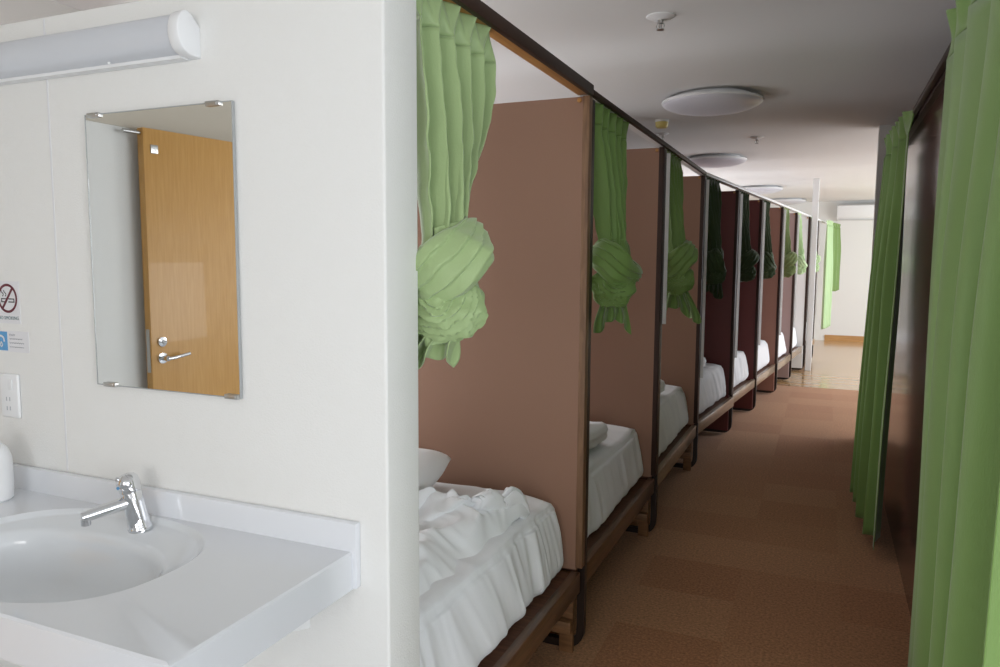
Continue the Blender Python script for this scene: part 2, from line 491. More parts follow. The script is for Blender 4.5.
# wall lamp over the mirror
lamp = thing('wall_lamp', 'long white tube lamp with rounded diffuser above the mirror', 'lamp', (-1.1579, 1.1741, 1.7887))
lamp.scale = (VS,) * 3
def lampprof(d, r0=0.0):
    # section in (y, z): flat to the wall, swelling out to the room
    pts = [(0, .008), (0, .088), (-.022, .104)]
    for k in range(1, 9):
        a = radians(80 - k * 19)
        pts.append((-.045 - .043 * cos(a), .056 + .046 * sin(a)))
    pts += [(-.03, .004)]
    return pts
base = [(0, .006), (0, .082), (-.03, .108), (-.048, .112)]
arc = [(-.048 - .042 * sin(radians(t)), .062 + .050 * cos(radians(t))) for t in range(15, 176, 16)]
sec = base + arc + [(-.04, .008)]
sec = [(y * .74, .006 + (z - .006) * .90) for y, z in sec]
bm = bmesh.new(); prism(bm, sec, 'x', -1.15, -.032); obj('diffuser', bm, M_diff, lamp, angle=50)
sec2 = [(y * 1.0 - (.004 if y < -.01 else 0), .058 + (z - .058) * 1.09) for y, z in sec]
bm = bmesh.new(); prism(bm, sec2, 'x', -.034, 0, bev=.003); obj('end_cap', bm, M_plastic, lamp, angle=50)
bm = bmesh.new(); prism(bm, sec2, 'x', -1.184, -1.15, bev=.003); obj('end_cap', bm, M_plastic, lamp, angle=50)
bm = bmesh.new(); box(bm, -1.15, -.034, -.03, 0, 0, .009); obj('back_tray', bm, M_plastic, lamp)
bm = bmesh.new()
lathe(bm, [(0, 0), (.004, 0), (.003, .004), (0, .005)], 12, Matrix.Translation((-.26, -.046, .0075)) @ Matrix.Rotation(pi, 4, 'X'))
obj('pull_switch', bm, M_plastic, lamp)

# mirror
mir = thing('wall_mirror', 'frameless rectangular mirror held by four clips on the white wall', 'mirror', (-1.2777, 1.1741, 1.4081))
mir.scale = (VS,) * 3
obj('glass', box(bmesh.new(), -.2505, .2505, -.012, -.006, -.360, .360), M_mirror, mir, smooth=False)
bm = bmesh.new()
for a in ((.2505, .2523, -.013, -.005, -.3625, .3625), (-.2523, -.2505, -.013, -.005, -.3625, .3625), (-.2505, .2505, -.013, -.005, .36, .3625), (-.2505, .2505, -.013, -.005, -.3625, -.36)):
    box(bm, *a)
obj('glass_edge', bm, M_glassedge, mir, smooth=False)
for cx, cz in ((-.215, .362), (.195, .362), (-.2, -.362), (.228, -.362)):
    bm = bmesh.new(); s = 1 if cz > 0 else -1
    box(bm, cx - .022, cx + .022, -.020, 0, min(cz - s * .009, cz + s * .003), max(cz - s * .009, cz + s * .003), bev=.002)
    lathe(bm, [(0, 0), (.0045, 0), (.0035, .002), (0, .0025)], 12, Matrix.Translation((cx + .012, -.020, cz - s * .003)) @ Matrix.Rotation(radians(90), 4, 'X'))
    obj('clip', bm, M_steel, mir)

# no smoking sticker
ns = thing('no_smoking_sign', 'no smoking sticker with red ring on the wall left of the mirror', 'sign', (-1.7841, 1.1741, 1.2883))
ns.scale = (VS,) * 3
obj('backing', box(bmesh.new(), -.052, .052, -.0015, 0, -.062, .062), M_paper, ns, smooth=False)
def flat_ring(bm, r0, r1, cz, y, seg=48):
    a = [bm.verts.new((r0 * cos(2 * pi * i / seg), y, cz + r0 * sin(2 * pi * i / seg))) for i in range(seg)]
    b = [bm.verts.new((r1 * cos(2 * pi * i / seg), y, cz + r1 * sin(2 * pi * i / seg))) for i in range(seg)]
    for i in range(seg):
        j = (i + 1) % seg; bm.faces.new([a[i], a[j], b[j], b[i]])
bm = bmesh.new(); flat_ring(bm, .0355, .043, .012, -.0022)
box(bm, -.04, .04, -.0028, -.0022, -.0035, .0035, M=Matrix.Translation((0, 0, .012)) @ Matrix.Rotation(radians(-52), 4, 'Y'))
obj('prohibition_ring', bm, M_red, ns, smooth=False)
bm = bmesh.new()
for x0, x1, z0, z1 in ((-.028, -.004, .003, .006), (-.028, -.004, -.006, -.003), (-.028, -.025, -.006, .006), (.004, .03, .003, .006), (.004, .03, -.006, -.003), (.027, .03, -.006, .006)):
    box(bm, x0, x1, -.0024, -.0018, z0 + .006, z1 + .006)
def stroke(bm, pts, w, y):
    for p, q in zip(pts, pts[1:]):
        p, q = Vector(p), Vector(q); d = (q - p).normalized(); nrm = Vector((-d.y, d.x)) * w / 2
        bm.faces.new([bm.verts.new((v.x, y, v.y)) for v in (p + nrm, q + nrm, q - nrm, p - nrm)])
for ox in (-.022, -.010):
    stroke(bm, [(ox + .005 * sin(k * .9), .018 + k * .003) for k in range(7)], .003, -.0021)
obj('cigarette_symbol', bm, M_black, ns, smooth=False)
def text(name, s, size, loc, m, parent):
    cu = bpy.data.curves.new(name, 'FONT'); cu.body = s; cu.size = size; cu.align_x = 'CENTER'; cu.align_y = 'CENTER'
    cu.extrude = .0002
    o = bpy.data.objects.new(name, cu); o.data.materials.append(m); link(o, parent)
    o.location = loc; o.rotation_euler = (pi / 2, 0, 0)
    bpy.context.view_layer.update()
    me = bpy.data.meshes.new_from_object(o.evaluated_get(bpy.context.evaluated_depsgraph_get()))
    bpy.data.objects.remove(o)
    o = bpy.data.objects.new(name, me); link(o, parent)
    if not me.materials: me.materials.append(m)
    o.location = loc; o.rotation_euler = (pi / 2, 0, 0)
    return o
text('caption', 'NO SMOKING', .0145, (0, -.002, -.046), M_teal, ns)

# notice sticker
nt_ = thing('notice_sticker', 'small white notice sticker with blue pictogram square under the no smoking sign', 'sticker', (-1.7743, 1.1741, 1.1951))
nt_.scale = (VS,) * 3
obj('backing', box(bmesh.new(), -.08, .07, -.0012, 0, -.031, .031), M_paper, nt_, smooth=False)
obj('blue_square', box(bmesh.new(), -.078, -.024, -.0016, -.001, -.028, .028), M_blue, nt_, smooth=False)
bm = bmesh.new()
stroke(bm, [(-.066, .012), (-.052, .016), (-.04, .010), (-.038, -.002)], .006, -.0018)
stroke(bm, [(-.052, -.002), (-.057, -.012), (-.052, -.018), (-.046, -.012), (-.052, -.002)], .004, -.0018)
obj('pictogram', bm, M_paper, nt_, smooth=False)
bm = bmesh.new(); rnd = random.Random(4)
for z, h, x1 in ((.020, .006, .012), (.008, .003, .040), (-.004, .004, .050), (-.016, .002, .042)):
    x = -.014
    while x < x1:
        w = rnd.uniform(.003, .008)
        # small illegible print
        stroke(bm, [(x, z + h / 2), (x + w * .5, z - h / 2), (x + w, z + h / 2 * rnd.uniform(-.5, 1))], .0013, -.0016)
        stroke(bm, [(x, z), (x + w, z)], .001, -.0016)
        x += w + .0015
obj('small_print', bm, M_greytext, nt_, smooth=False)

# socket plate
sp_ = thing('socket_plate', 'white electric socket plate on the wall below the notice sticker', 'socket', (-1.7889, 1.1741, 1.0640))
sp_.scale = (VS,) * 3
obj('plate', box(bmesh.new(), -.04, .04, -.010, 0, -.066, .066, bev=.005, seg=3), M_plastic, sp_)
obj('rocker', box(bmesh.new(), .004, .018, -.0135, -.010, .018, .050, bev=.001), M_plastic, sp_)
bm = bmesh.new()
for z in (-.01, -.038):
    for x in (-.012, .002): box(bm, x - .0012, x + .0012, -.0106, -.0098, z - .006, z + .006)
obj('slots', bm, M_greytext, sp_)

# door seen in the mirror, standing open along the side wall
dz = thing('door_1', 'oak door standing open along the side wall, seen in the mirror', 'door', (-2.401, 0.200, 0), radians(7))
DV = .81; DO = 1.4 - 1.4 * DV
dz['kind'] = 'structure'
obj('leaf', box(bmesh.new(), -.036, 0, -.72, 0, .01, 1.886, bev=.002), M_door, dz)
hm = bmesh.new()
RY = Matrix.Rotation(radians(90), 4, 'Y')
lathe(hm, [(0, 0), (.021, 0), (.021, .007), (.010, .008), (.010, .04), (0, .04)], 24, Matrix.Translation((0, -.045, .999)) @ RY)
tube(hm, [Vector((.037, -.045, .999)), Vector((.041, -.065, 1.0)), Vector((.041, -.105, 1.005)), Vector((.039, -.142, 1.010))], .0075)
obj('handle', hm, M_chrome, dz)
hm = bmesh.new()
lathe(hm, [(0, 0), (.019, 0), (.019, .008), (.008, .011), (.008, .02), (0, .02)], 24, Matrix.Translation((0, -.045, 1.064)) @ RY)
obj('thumb_lock', hm, M_chrome, dz)
obj('latch_plate', box(bmesh.new(), -.028, -.008, 0, .002, .945, 1.115), M_steel, dz)
obj('stop_plate', box(bmesh.new(), 0, .005, -.060, -.028, 1.792, 1.825, bev=.002), M_steel, dz)
hm = bmesh.new(); tube(hm, [Vector((-.018, .002, 1.866)), Vector((-.018, .05, 1.866)), Vector((-.018, .07, 1.866))], .007)
obj('roller_stop', hm, M_steel, dz)

# ------------------------------------------------------------------ bunk row
POSTS = [(-.735, 1.20), (-.735, 2.46), (-.735, 3.69), (-.735, 5.0), (-.645, 6.17), (-.545, 7.17), (-.426, 8.26), (-.327, 9.27), (-.206, 10.18), (-.124, 11.25), (-.02, 12.35)]
ORD = ['zeroth', 'first', 'second', 'third', 'fourth', 'fifth', 'sixth', 'seventh', 'eighth', 'ninth', 'tenth']
def bay(i):
    a, b = Vector((*POSTS[i - 1], 0)), Vector((*POSTS[i], 0))
    d = b - a
    return a, d.length, (0 if i < 4 else -radians(5.6))

ZR, ZP = .315, 1.93
BED = 1.95
def make_divider(i):
    a, L, rz = bay(i)
    x, y = POSTS[i]
    low = i >= 4
    pm = {1: M_panel, 2: M_panel, 3: M_panel, 4: M_panel_shaded, 5: M_panel_shaded, 6: M_panel_halflit, 7: M_panel_lit, 8: M_panel_glare, 9: M_panel_lit}[i]
    words = {1: 'large plain brown divider panel nearest the white wall, between first and second beds',
             2: 'brown divider panel between the second and third beds',
             3: 'brown divider panel between the third and fourth beds, last of the lighter brown ones',
             4: 'divider panel with shade in its dark colour at the far side of the fourth bed',
             5: 'divider panel with shade in its dark colour at the far side of the fifth bed',
             6: 'divider panel with half light in its russet colour at the far side of the sixth bed',
             7: 'divider panel with window light in its mauve colour just before the white post',
             8: 'divider panel whitened for window glare beside the white post',
             9: 'divider panel with window light in its mauve colour just beyond the white post'}[i]
    t = thing('bed_divider', words, 'divider', (x, y, 0), rz, 'divider panels between the beds')
    t['kind'] = 'thing'
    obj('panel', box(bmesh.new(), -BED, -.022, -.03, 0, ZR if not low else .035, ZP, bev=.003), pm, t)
    # timber edge strip and metal post that turns along the floor
    obj('edge_strip', box(bmesh.new(), -.024, 0, -.034, 0.002, ZR + .01, ZP + .002, bev=.002), M_woodedge if i == 1 else M_trimdk, t)
    bm = bmesh.new()
    pts = [Vector((-.013, .016, ZP - .005)), Vector((-.013, .016, 1.2)), Vector((-.013, .016, .10))]
    for k in range(1, 7):
        an = k / 6 * pi / 2
        pts.append(Vector((-.013 - .06 * (1 - cos(an)), .016, .08 - .06 * sin(an))))
    pts += [Vector((-.4, .016, .02)), Vector((-BED, .016, .02))]
    sec = lambda i_, n_: [(.0135, .0125), (-.0135, .0125), (-.0135, -.0125), (.0135, -.0125)]
    sweep(bm, pts, sec, ups=[(0, 1, 0)] * len(pts))
    obj('post_frame', bm, M_iron, t, angle=30)
    if i > 1:
        obj('white_strip', box(bmesh.new(), -.010, .018, .030, .034, (1.08 if i == 2 else .62), ZP - .02), M_strip, t)  # thin translucent white strip just behind the post
    bm = bmesh.new(); lathe(bm, [(0, 0), (.008, 0), (.006, .004), (0, .005)], 12, Matrix.Translation((-.035, -.034, ZP - .012)) @ Matrix.Rotation(radians(90), 4, 'X'))
    obj('screw_cap', bm, M_ledge, t)
    return t

for i in range(1, 10): make_divider(i)

def make_bedframe(i):
    a, L, rz = bay(i)
    lead = .10 if i == 1 else 0.034
    t = thing('low_bed', '%s bed base from the white wall, %s' % (ORD[i], 'with dark timber front rail and raw timber leg' if i <= 3 else 'with closed dark end and pale topped rail'), 'bed frame', (a.x, a.y, 0), rz, 'bed bases along the left row')
    rm = M_rail if i <= 2 else M_rail_pale
    bm = bx(-.036, -.004, lead, L - .036, ZR - .075, ZR, bev=.004)
    obj('front_rail', bm, rm, t)
    obj('bed_board', box(bmesh.new(), -BED, -.037, lead, L - .036, ZR - .035, ZR - .012), M_plydark, t)
    if i < 4:
        obj('stretcher', box(bmesh.new(), -.75, -.032, L - .055, L - .02, .085, .13, bev=.003), M_ply, t)
        obj('cross_beam', box(bmesh.new(), -1.9, -.04, L - .055, L - .02, .19, ZR - .036, bev=.003), M_ply, t)
        obj('leg', box(bmesh.new(), -.085, -.034, L - .018, L + .002, 0, .27, bev=.003), M_ply, t)
        obj('leg', box(bmesh.new(), -1.9, -1.84, L - .09, L - .055, 0, .27, bev=.003), M_ply, t)
        obj('back_board', box(bmesh.new(), -1.8, -.55, L - .30, L - .28, .02, ZR - .036), M_plydark, t)
    return t

for i in range(1, 10): make_bedframe(i)

# bedding
def rbox(bm, x0, x1, y0, y1, z0, z1, r, n, disp):
    nx, ny, nz = n
    cache = {}
    c = Vector(((x0 + x1) / 2, (y0 + y1) / 2, (z0 + z1) / 2)); h = Vector(((x1 - x0) / 2, (y1 - y0) / 2, (z1 - z0) / 2))
    def vert(i, j, k):
        key = (i, j, k)
        if key in cache: return cache[key]
        p = Vector((lerp(-h.x, h.x, i / nx), lerp(-h.y, h.y, j / ny), lerp(-h.z, h.z, k / nz)))
        q = Vector((max(-h.x + r, min(h.x - r, p.x)), max(-h.y + r, min(h.y - r, p.y)), max(-h.z + r, min(h.z - r, p.z))))
        d = p - q
        nrm = d.normalized() if d.length > 1e-9 else Vector((0, 0, 1))
        p2 = q + nrm * r if d.length > 1e-9 else p
        w = c + p2
        w = w + disp(w, nrm)
        cache[key] = bm.verts.new(w); return cache[key]
    def face(q): bm.faces.new([vert(*a) for a in q])
    for i in range(nx):
        for j in range(ny):
            face([(i, j, nz), (i + 1, j, nz), (i + 1, j + 1, nz), (i, j + 1, nz)])
            face([(i, j, 0), (i, j + 1, 0), (i + 1, j + 1, 0), (i + 1, j, 0)])
    for i in range(nx):
        for k in range(nz):
            face([(i, 0, k), (i + 1, 0, k), (i + 1, 0, k + 1), (i, 0, k + 1)])
            face([(i, ny, k), (i, ny, k + 1), (i + 1, ny, k + 1), (i + 1, ny, k)])
    for j in range(ny):
        for k in range(nz):
            face([(0, j, k), (0, j, k + 1), (0, j + 1, k + 1), (0, j + 1, k)])
            face([(nx, j, k), (nx, j + 1, k), (nx, j + 1, k + 1), (nx, j, k + 1)])
    return bm

def ridged(p, s):
    return 1 - abs(noise.noise(Vector((p.x * s[0], p.y * s[1], p.z * s[2]))))* 2

def make_mattress(i):
    a, L, rz = bay(i)
    y0 = .105 if i == 1 else .05
    y1 = L - .055
    x1, x0, z0, z1 = -.042, -1.85, ZR + .001, .585
    seed = i * 7.3
    def disp(p, n):
        o = Vector((0, 0, 0))
        q = Vector((p.x, p.y + seed, p.z))
        side = max(0, n.x)
        h = (p.z - z0) / (z1 - z0)
        wq = q + Vector((0, .10 * noise.noise(q * 2.3) + .05 * (p.z - .4) * sin(q.y * 5), 0))
        md = .35 + .9 * max(0, noise.noise(Vector((q.y * 2.1, 4.2, seed))) + .35)
        pl = ((ridged(wq, (1.0, 7.5, 1.2)) - .5) * .014 + (ridged(wq + Vector((9, 0, 0)), (2, 15, 1.6)) - .5) * .013 + (ridged(wq + Vector((2, 3, 0)), (3, 34, 3)) - .5) * .004) * md
        o += Vector((1, 0, 0)) * side * pl * (1.1 - .4 * h)
        o.x -= .055 * side * max(0, h) ** 1.6            # sheet pulled in towards the top
        wz = smooth01((n.z - .05) / .7)
        if wz > 0:
            o.z += wz * ((ridged(q, (5, 2.2, 1)) - .5) * .008 + (ridged(wq, (4, 9, 1)) - .5) * .007 + noise.noise(q * 3) * .008)
            # slope down to the aisle edge
            o.z -= wz * .02 * smooth01((p.x + .25) / .22)
        return o
    bm = bmesh.new()
    rbox(bm, x0, x1, y0, y1, z0, z1, .055, (64 if i < 4 else 30, 150 if i < 3 else 60, 22 if i < 3 else 10), disp)
    o = obj('mattress', bm, M_sheet, None, angle=180)
    o.location = (a.x, a.y, 0); o.rotation_euler = (0, 0, rz)
    tag(o, 'mattress in a creased white sheet on the %s bed from the white wall' % ORD[i], 'mattress', 'white sheeted mattresses')
    return o

for i in range(1, 10): make_mattress(i)

def make_duvet_first():
    bm = bmesh.new()
    z0 = .575
    def f(u, v):
        # u along the bed depth (aisle -> wall), v along the row (near -> far)
        y = lerp(.14, 1.02 - .22 * u + .04 * sin(u * 9 + 1), v); x = lerp(-.125, -.98 + .62 * smooth01(v * 1.6 - .5), u)
        edge = min(1, min(u, 1 - u) * 8, (1 - v) * 6)
        q = Vector((x, y, 0)); e = smooth01(edge)
        wq = q + Vector((.09 * noise.noise(q * 4), .12 * noise.noise(q * 3 + Vector((5, 0, 0))), 0))
        h = e ** .55 * .050
        h += e * ((ridged(wq, (3.2, 5.2, 1)) - .45) * .040 + noise.noise(q * 4) * .026)
        h += e ** .5 * ((ridged(wq + Vector((3, 1, 0)), (9, 6, 1)) - .5) * .018 + (ridged(wq + Vector((1, 7, 0)), (17, 14, 1)) - .5) * .014)
        # bunched up roll at the loose end
        h += .03 * math.exp(-((v - .88) / .10) ** 2 - ((u - .1) / .16) ** 2) * (ridged(wq + Vector((2, 2, 0)), (22, 18, 1)) + .4)
        h += .035 * math.exp(-((v - .86) / .09) ** 2) * smooth01(u * 6) * (.7 + noise.noise(q * 6))
        z = z0 + max(-.002, h)
        z -= .018 * smooth01((.10 - u) / .10)
        x += .022 * noise.noise(Vector((u * 5, v * 7, 3))) * (1 + v); y += .03 * noise.noise(Vector((u * 6, v * 5, 8)))
        return Vector((x, y, z))
    grid(bm, 110, 120, f)
    o = obj('duvet', bm, M_pillow, None, angle=180)
    o.location = (POSTS[0][0], POSTS[0][1], 0); solid(o, .02, -1)
    tag(o, 'rumpled white duvet thrown over the first bed beside the white wall', 'duvet', 'white duvets')
make_duvet_first()

def pillow(i, lx, ly, lz, sx, sy, sz, rot, label):
    a, L, rz = bay(i)
    bm = bmesh.new()
    def f(u, v):
        a_, b_ = (u * 2 - 1), (v * 2 - 1)
        e = (1 - abs(a_) ** 3.2) * (1 - abs(b_) ** 3.2)
        pinch = 1 - .09 * (a_ * a_ * b_ * b_)
        q = Vector((a_ * 2 + i, b_ * 2, 0))
        return Vector((a_ * sx / 2 * (1 - .05 * b_ * b_), b_ * sy / 2 * (1 - .06 * a_ * a_), (max(0, e) ** .42) * sz / 2 + noise.noise(q) * .012 * e)) * 1
    n = 34
    top = grid(bm, n, n, f)
    def g(u, v):
        p = f(u, v); return Vector((p.x, p.y, -p.z * .75))
    grid(bm, n, n, g)
    bmesh.ops.remove_doubles(bm, verts=bm.verts, dist=.0008)
    o = obj('pillow', bm, M_pillow, None, angle=180)
    o.rotation_euler = rot
    M = Matrix.Translation(a) @ Matrix.Rotation(rz, 4, 'Z') @ Matrix.Translation((lx, ly, lz)) @ Matrix.Rotation(rot[2], 4, 'Z') @ Matrix.Rotation(rot[1], 4, 'Y') @ Matrix.Rotation(rot[0], 4, 'X')
    o.location = M.translation; o.rotation_euler = M.to_euler()
    tag(o, label, 'pillow', 'white pillows')
    return o
pillow(1, -.60, .84, .668, .42, .50, .15, (radians(2), radians(-6), radians(10)), 'plump white pillow on the first bed, half hidden by the white wall')

def folded_duvet(i):
    a, L, rz = bay(i)
    y0, y1 = .12, L - .47
    def disp(p, n):
        q = Vector((p.x, p.y + i * 5.1, p.z))
        d = n * (noise.noise(q * 7) * .012 + (ridged(q, (5, 7, 5)) - .5) * .012)
        # fold lines around the outside
        k = abs(((p.z - .58) / .033) % 1 - .5) * 2
        side = 1 - abs(n.z)
        d -= n * side * .008 * (1 - k)
        return d
    bm = bmesh.new()
    rbox(bm, -.82, -.125, y0, y1, .600, .677, .03, (26, 26, 10), disp)
    o = obj('duvet', bm, M_pillow, None, angle=180)
    o.location = (a.x, a.y, 0); o.rotation_euler = (0, 0, rz)
    tag(o, 'folded white duvet lying on the %s bed from the white wall' % ORD[i], 'duvet', 'white duvets')
for i in range(2, 10):
    folded_duvet(i)
    a, L, rz = bay(i)
    if i in (2, 3, 4, 5, 6, 7):
        pillow(i, -.36, .40, .723, .38, .46, .10, (0, 0, radians(4 * (i % 3))), 'white pillow on the folded duvet of the %s bed from the white wall' % ORD[i])

# curtain rails
def rail(i0, i1, words, ext=0):
    a = Vector((*POSTS[i0], 0)); b = Vector((*POSTS[i1], 0)); d = b - a; L = d.length
    t = thing('curtain_rail', words, 'curtain rail', (a.x, a.y, 0), -atan2(d.x, d.y), 'curtain rails over the bed row')
    obj('rail_board', box(bmesh.new(), -.012, 0.004, .105 if i0 == 0 else 0, L, ZP + .006, ZP + (.040 if i0 == 0 else .026), bev=.002), M_trimdk if i0 < 3 else M_plastic, t)
    if i0 == 0: obj('ledge', box(bmesh.new(), -.05, -.0125, .105, L, ZP + .010, ZP + .022, bev=.002), M_ledge, t)
    else: obj('track', box(bmesh.new(), -.045, -.0125, .0, L, ZP + .008, ZP + .022), M_plastic, t)
    return t
rail(0, 1, 'brown timber curtain rail over the first bed, from white wall to first divider')
rail(1, 3, 'brown timber curtain rail over the second and third beds')
rail(3, 10, 'curtain rail along the bent far part of the bed row')

# ------------------------------------------------------------------ knotted curtains
def tied_curtain(i, m, words, s=1.0, seed=0, off=.25, w=.40, knot_z=1.345, style=0, top=0, wrap_ang=None, tail_len=.15, tail_w=.15, tail_lean=0):
    """hangs from the rail just beyond post i; gathered, tied in a knot"""
    a, L, rz = bay(i + 1)
    t = thing('knotted_curtain', words, 'curtain', (a.x, a.y, 0), rz, 'curtains tied up in knots along the bed row')
    rnd = random.Random(seed)
    X = -.030
    zt, zn = ZP + .012, knot_z + .07 * s
    nf = 5
    ph = rnd.random() * 6
    yc = off + top
    def fold(u, v):
        q = nf * u * 2 * pi + ph + 1.5 * noise.noise(Vector((u * 2.5, v * 1.1, seed)))
        sh = sin(q + .5 * sin(q + 1))
        return math.copysign(abs(sh) ** .75, sh), cos(q)
    bm = bmesh.new()
    def f(u, v):
        e = smooth01(.5 * v + .5 * v ** 1.5) ** .9
        wd = lerp(w, .118 * s, e)
        cy = lerp(yc, off, e)
        uu = u - .5
        wv, cs = fold(u, v)
        amp = lerp(.020, .034, smooth01(v * 2)) * lerp(1, .72, e)
        # the cloth rounds into a bundle towards the knot
        y = cy + uu * wd + .010 * cs * (1 - .3 * e)
        x = X + amp * wv + (.05 * s * e) * (1 - (2 * uu) ** 2) + .012 * e
        # soft crumples running across the folds
        x += .007 * noise.noise(Vector((u * 6, v * 9, seed + 4)))
        z = lerp(zt - .075, zn, v)
        return Vector((x, y, z))
    grid(bm, 140, 44, f)
    o = obj('drape', bm, m, t, angle=180); solid(o, .003)
    # stiff heading with pinched pleats that flare at the top
    bm = bmesh.new(); nh = 5
    def h(u, v):
        p = f(u, 0)
        k = u * nh; fr = k - int(k); tri = 1 - abs(fr * 2 - 1)
        flare = 1 - v
        y = lerp(p.y, yc + (u - .5) * (w + .03) + .014 * sin(k * 2 * pi), flare)
        x = lerp(p.x, X + .034 * (tri ** .7 - .3), flare)
        return Vector((x, y, zt - .075 * v + .006 * tri * flare))
    grid(bm, 110, 12, h)
    o = obj('pleated_heading', bm, m, t, angle=180); solid(o, .004)
    # knot -------------------------------------------------------------
    kc = Vector((X + .045 * s, off, knot_z))
    view = Vector((-(a.x + kc.x), -(a.y + off), 0)).normalized()      # towards the aisle end
    view = Matrix.Rotation(-rz, 3, 'Z') @ view
    side = Vector((0, 0, 1)).cross(view)
    if side.dot(Vector((1, 0, 0))) < 0: side = -side
    Rk = Matrix((side, -view, Vector((0, 0, 1)))).transposed()       # x right, y away, z up
    def W(p): return kc + Rk @ (Vector(p) * s)
    def flute(ra, rb, nfl, depth, tw, nseg=60, ph0=0):
        def sec(i_, n_):
            tt = i_ / (n_ - 1); out = []
            for k in range(nseg):
                an = 2 * pi * k / nseg
                g = sin(nfl * an + ph0 + tw * tt); g = math.copysign(abs(g) ** .6, g)
                r = 1 + depth * (g + .4 * sin((nfl + 3) * an - ph0 + 1.7 * tw * tt))
                out.append((ra(tt) * r * cos(an), rb(tt) * r * sin(an)))
            return out
        return sec
    sg = 1 if style == 0 else -1
    bm = bmesh.new()
    # bundle running down through the knot
    cp = [W((.006 * sin(k), .01, .12 - .24 * k / 12)) for k in range(13)]
    sweep(bm, cp, flute(lambda t_: s * (.050 + .016 * sin(pi * t_)), lambda t_: s * (.040 + .016 * sin(pi * t_)), 6, .10, 2.0))
    # lower bulge: cloth curled round on itself, layer over layer
    pole = Vector((-.30 * sg, -.86, .42)).normalized()
    e1 = pole.cross(Vector((0, 0, 1))).normalized(); e2 = pole.cross(e1)
    def ball(u, v):
        th = pi * v; ph_ = 2 * pi * u
        n_ = pole * cos(th) + (e1 * cos(ph_) + e2 * sin(ph_)) * sin(th)
        q = th * 4.6 + .55 * ph_ / (2 * pi) * 2 + .5 * noise.noise(n_ * 2.2 + Vector((seed, 0, 0)))
        fr = q - math.floor(q)
        lay = (fr if fr < .86 else (1 - fr) * 6.1) * smooth01((th - .12) * 3)      # stepped layers
        r = 1 + .15 * (lay - .5) + .12 * noise.noise(n_ * 2.4 + Vector((0, seed, 3)))
        return W((n_.x * .078 * r + .004 * sg, n_.y * .066 * r - .014, n_.z * .074 * r - .046))
    grid(bm, 120, 70, ball, wrap=True)
    # wide pleated wrap crossing the front on a slant
    ang = radians(wrap_ang if wrap_ang is not None else 50 * sg)
    n = 72; pts = []; ups = []
    r3 = Matrix.Rotation(-ang, 3, 'Y')
    for k in range(n):
        th = 2 * pi * k / n
        cr = 1 + .20 * max(0, cos(th - .3)) ** 8 + .05 * noise.noise(Vector((cos(th) * 2, sin(th) * 2, seed)))                         # pulled into a corner on one side
        c_, s_ = cos(th), sin(th)
        p = Vector((.077 * cr * c_, .066 * math.copysign(abs(s_) ** .8, s_), .010 * sin(2 * th))); nn = Vector((c_ / .08, s_ / .066, 0)).normalized()
        p = r3 @ p + Vector((.004 * sg, -.006, .038)); nn = r3 @ nn
        pts.append(W(p)); ups.append(Rk @ nn)
    def ribbon(i_, n_):
        th = 2 * pi * i_ / n_
        fr = max(0, -sin(th))                                     # the front half spreads wide
        hw = s * (.036 + .026 * fr ** .8); out = []
        K = 36
        for k in range(K + 1):
            u = k / K * 2 - 1
            g = u * 1.9 + .35 * sin(th + 1) + .3 * noise.noise(Vector((cos(th), sin(th) + u, seed))) + 8 + seed * .37; g = g - math.floor(g)
            g = g if g < .88 else (1 - g) * 7.3
            out.append((u * hw, s * (.004 + .017 * (1 - u * u) ** .6 + .010 * (g - .4))))
        for k in range(K, -1, -1):
            u = k / K * 2 - 1
            out.append((u * hw * .96, -s * .012))
        return out
    sweep(bm, pts, ribbon, closed=True, ups=ups)
    for v in bm.verts:
        q = v.co * 17 + Vector((seed, seed * 2, 0))
        v.co += noise.noise_vector(q) * .0075 * s
    o = obj('knot', bm, m, t, angle=60)
    # tail ---------------------------------------------------------------
    bm = bmesh.new()
    def g(u, v):
        uu = u - .5
        wd = lerp(.07, tail_w, smooth01(v) ** .8) * s
        q = 3.5 * 2 * pi * u + seed + noise.noise(Vector((u * 2, v * 2, seed))) * 1.5
        sh = sin(q + .4 * sin(q)); 
        px = uu * wd + tail_lean * s * v + .008 * cos(q) * v
        py = -.012 * s - .020 * math.copysign(abs(sh) ** .7, sh) * lerp(.7, 1, v) * s - .012 * v * s
        pz = -.055 * s - tail_len * s * v * (1 + .22 * sin(u * 5 + seed)) + .010 * sh * v
        return kc + Rk @ Vector((px, py, pz))
    grid(bm, 90, 24, g)
    o = obj('tail', bm, m, t, angle=180); solid(o, .003)
    return t

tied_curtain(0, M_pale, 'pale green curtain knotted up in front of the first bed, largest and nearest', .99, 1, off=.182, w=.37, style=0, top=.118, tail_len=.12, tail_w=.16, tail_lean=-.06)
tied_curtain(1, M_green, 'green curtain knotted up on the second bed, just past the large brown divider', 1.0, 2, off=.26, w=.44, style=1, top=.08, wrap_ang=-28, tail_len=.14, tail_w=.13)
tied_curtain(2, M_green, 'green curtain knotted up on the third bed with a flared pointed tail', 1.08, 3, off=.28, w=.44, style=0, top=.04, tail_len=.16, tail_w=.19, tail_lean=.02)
tied_curtain(3, M_green_shaded, 'green curtain with shade in its dark colour, knotted up on the fourth bed', .98, 4, off=.27, w=.42, style=1, wrap_ang=-60, tail_len=.13, tail_w=.11)
tied_curtain(4, M_green_shaded, 'green curtain with shade in its dark colour, knotted up on the fifth bed, between the two dark dividers', 1.02, 5, off=.24, w=.4, style=0, tail_len=.04)
tied_curtain(5, M_green_shaded, 'green curtain with shade in its dark colour, knotted up on the sixth bed, before the sixth divider', .98, 6, off=.24, w=.38, style=1, tail_len=.03)
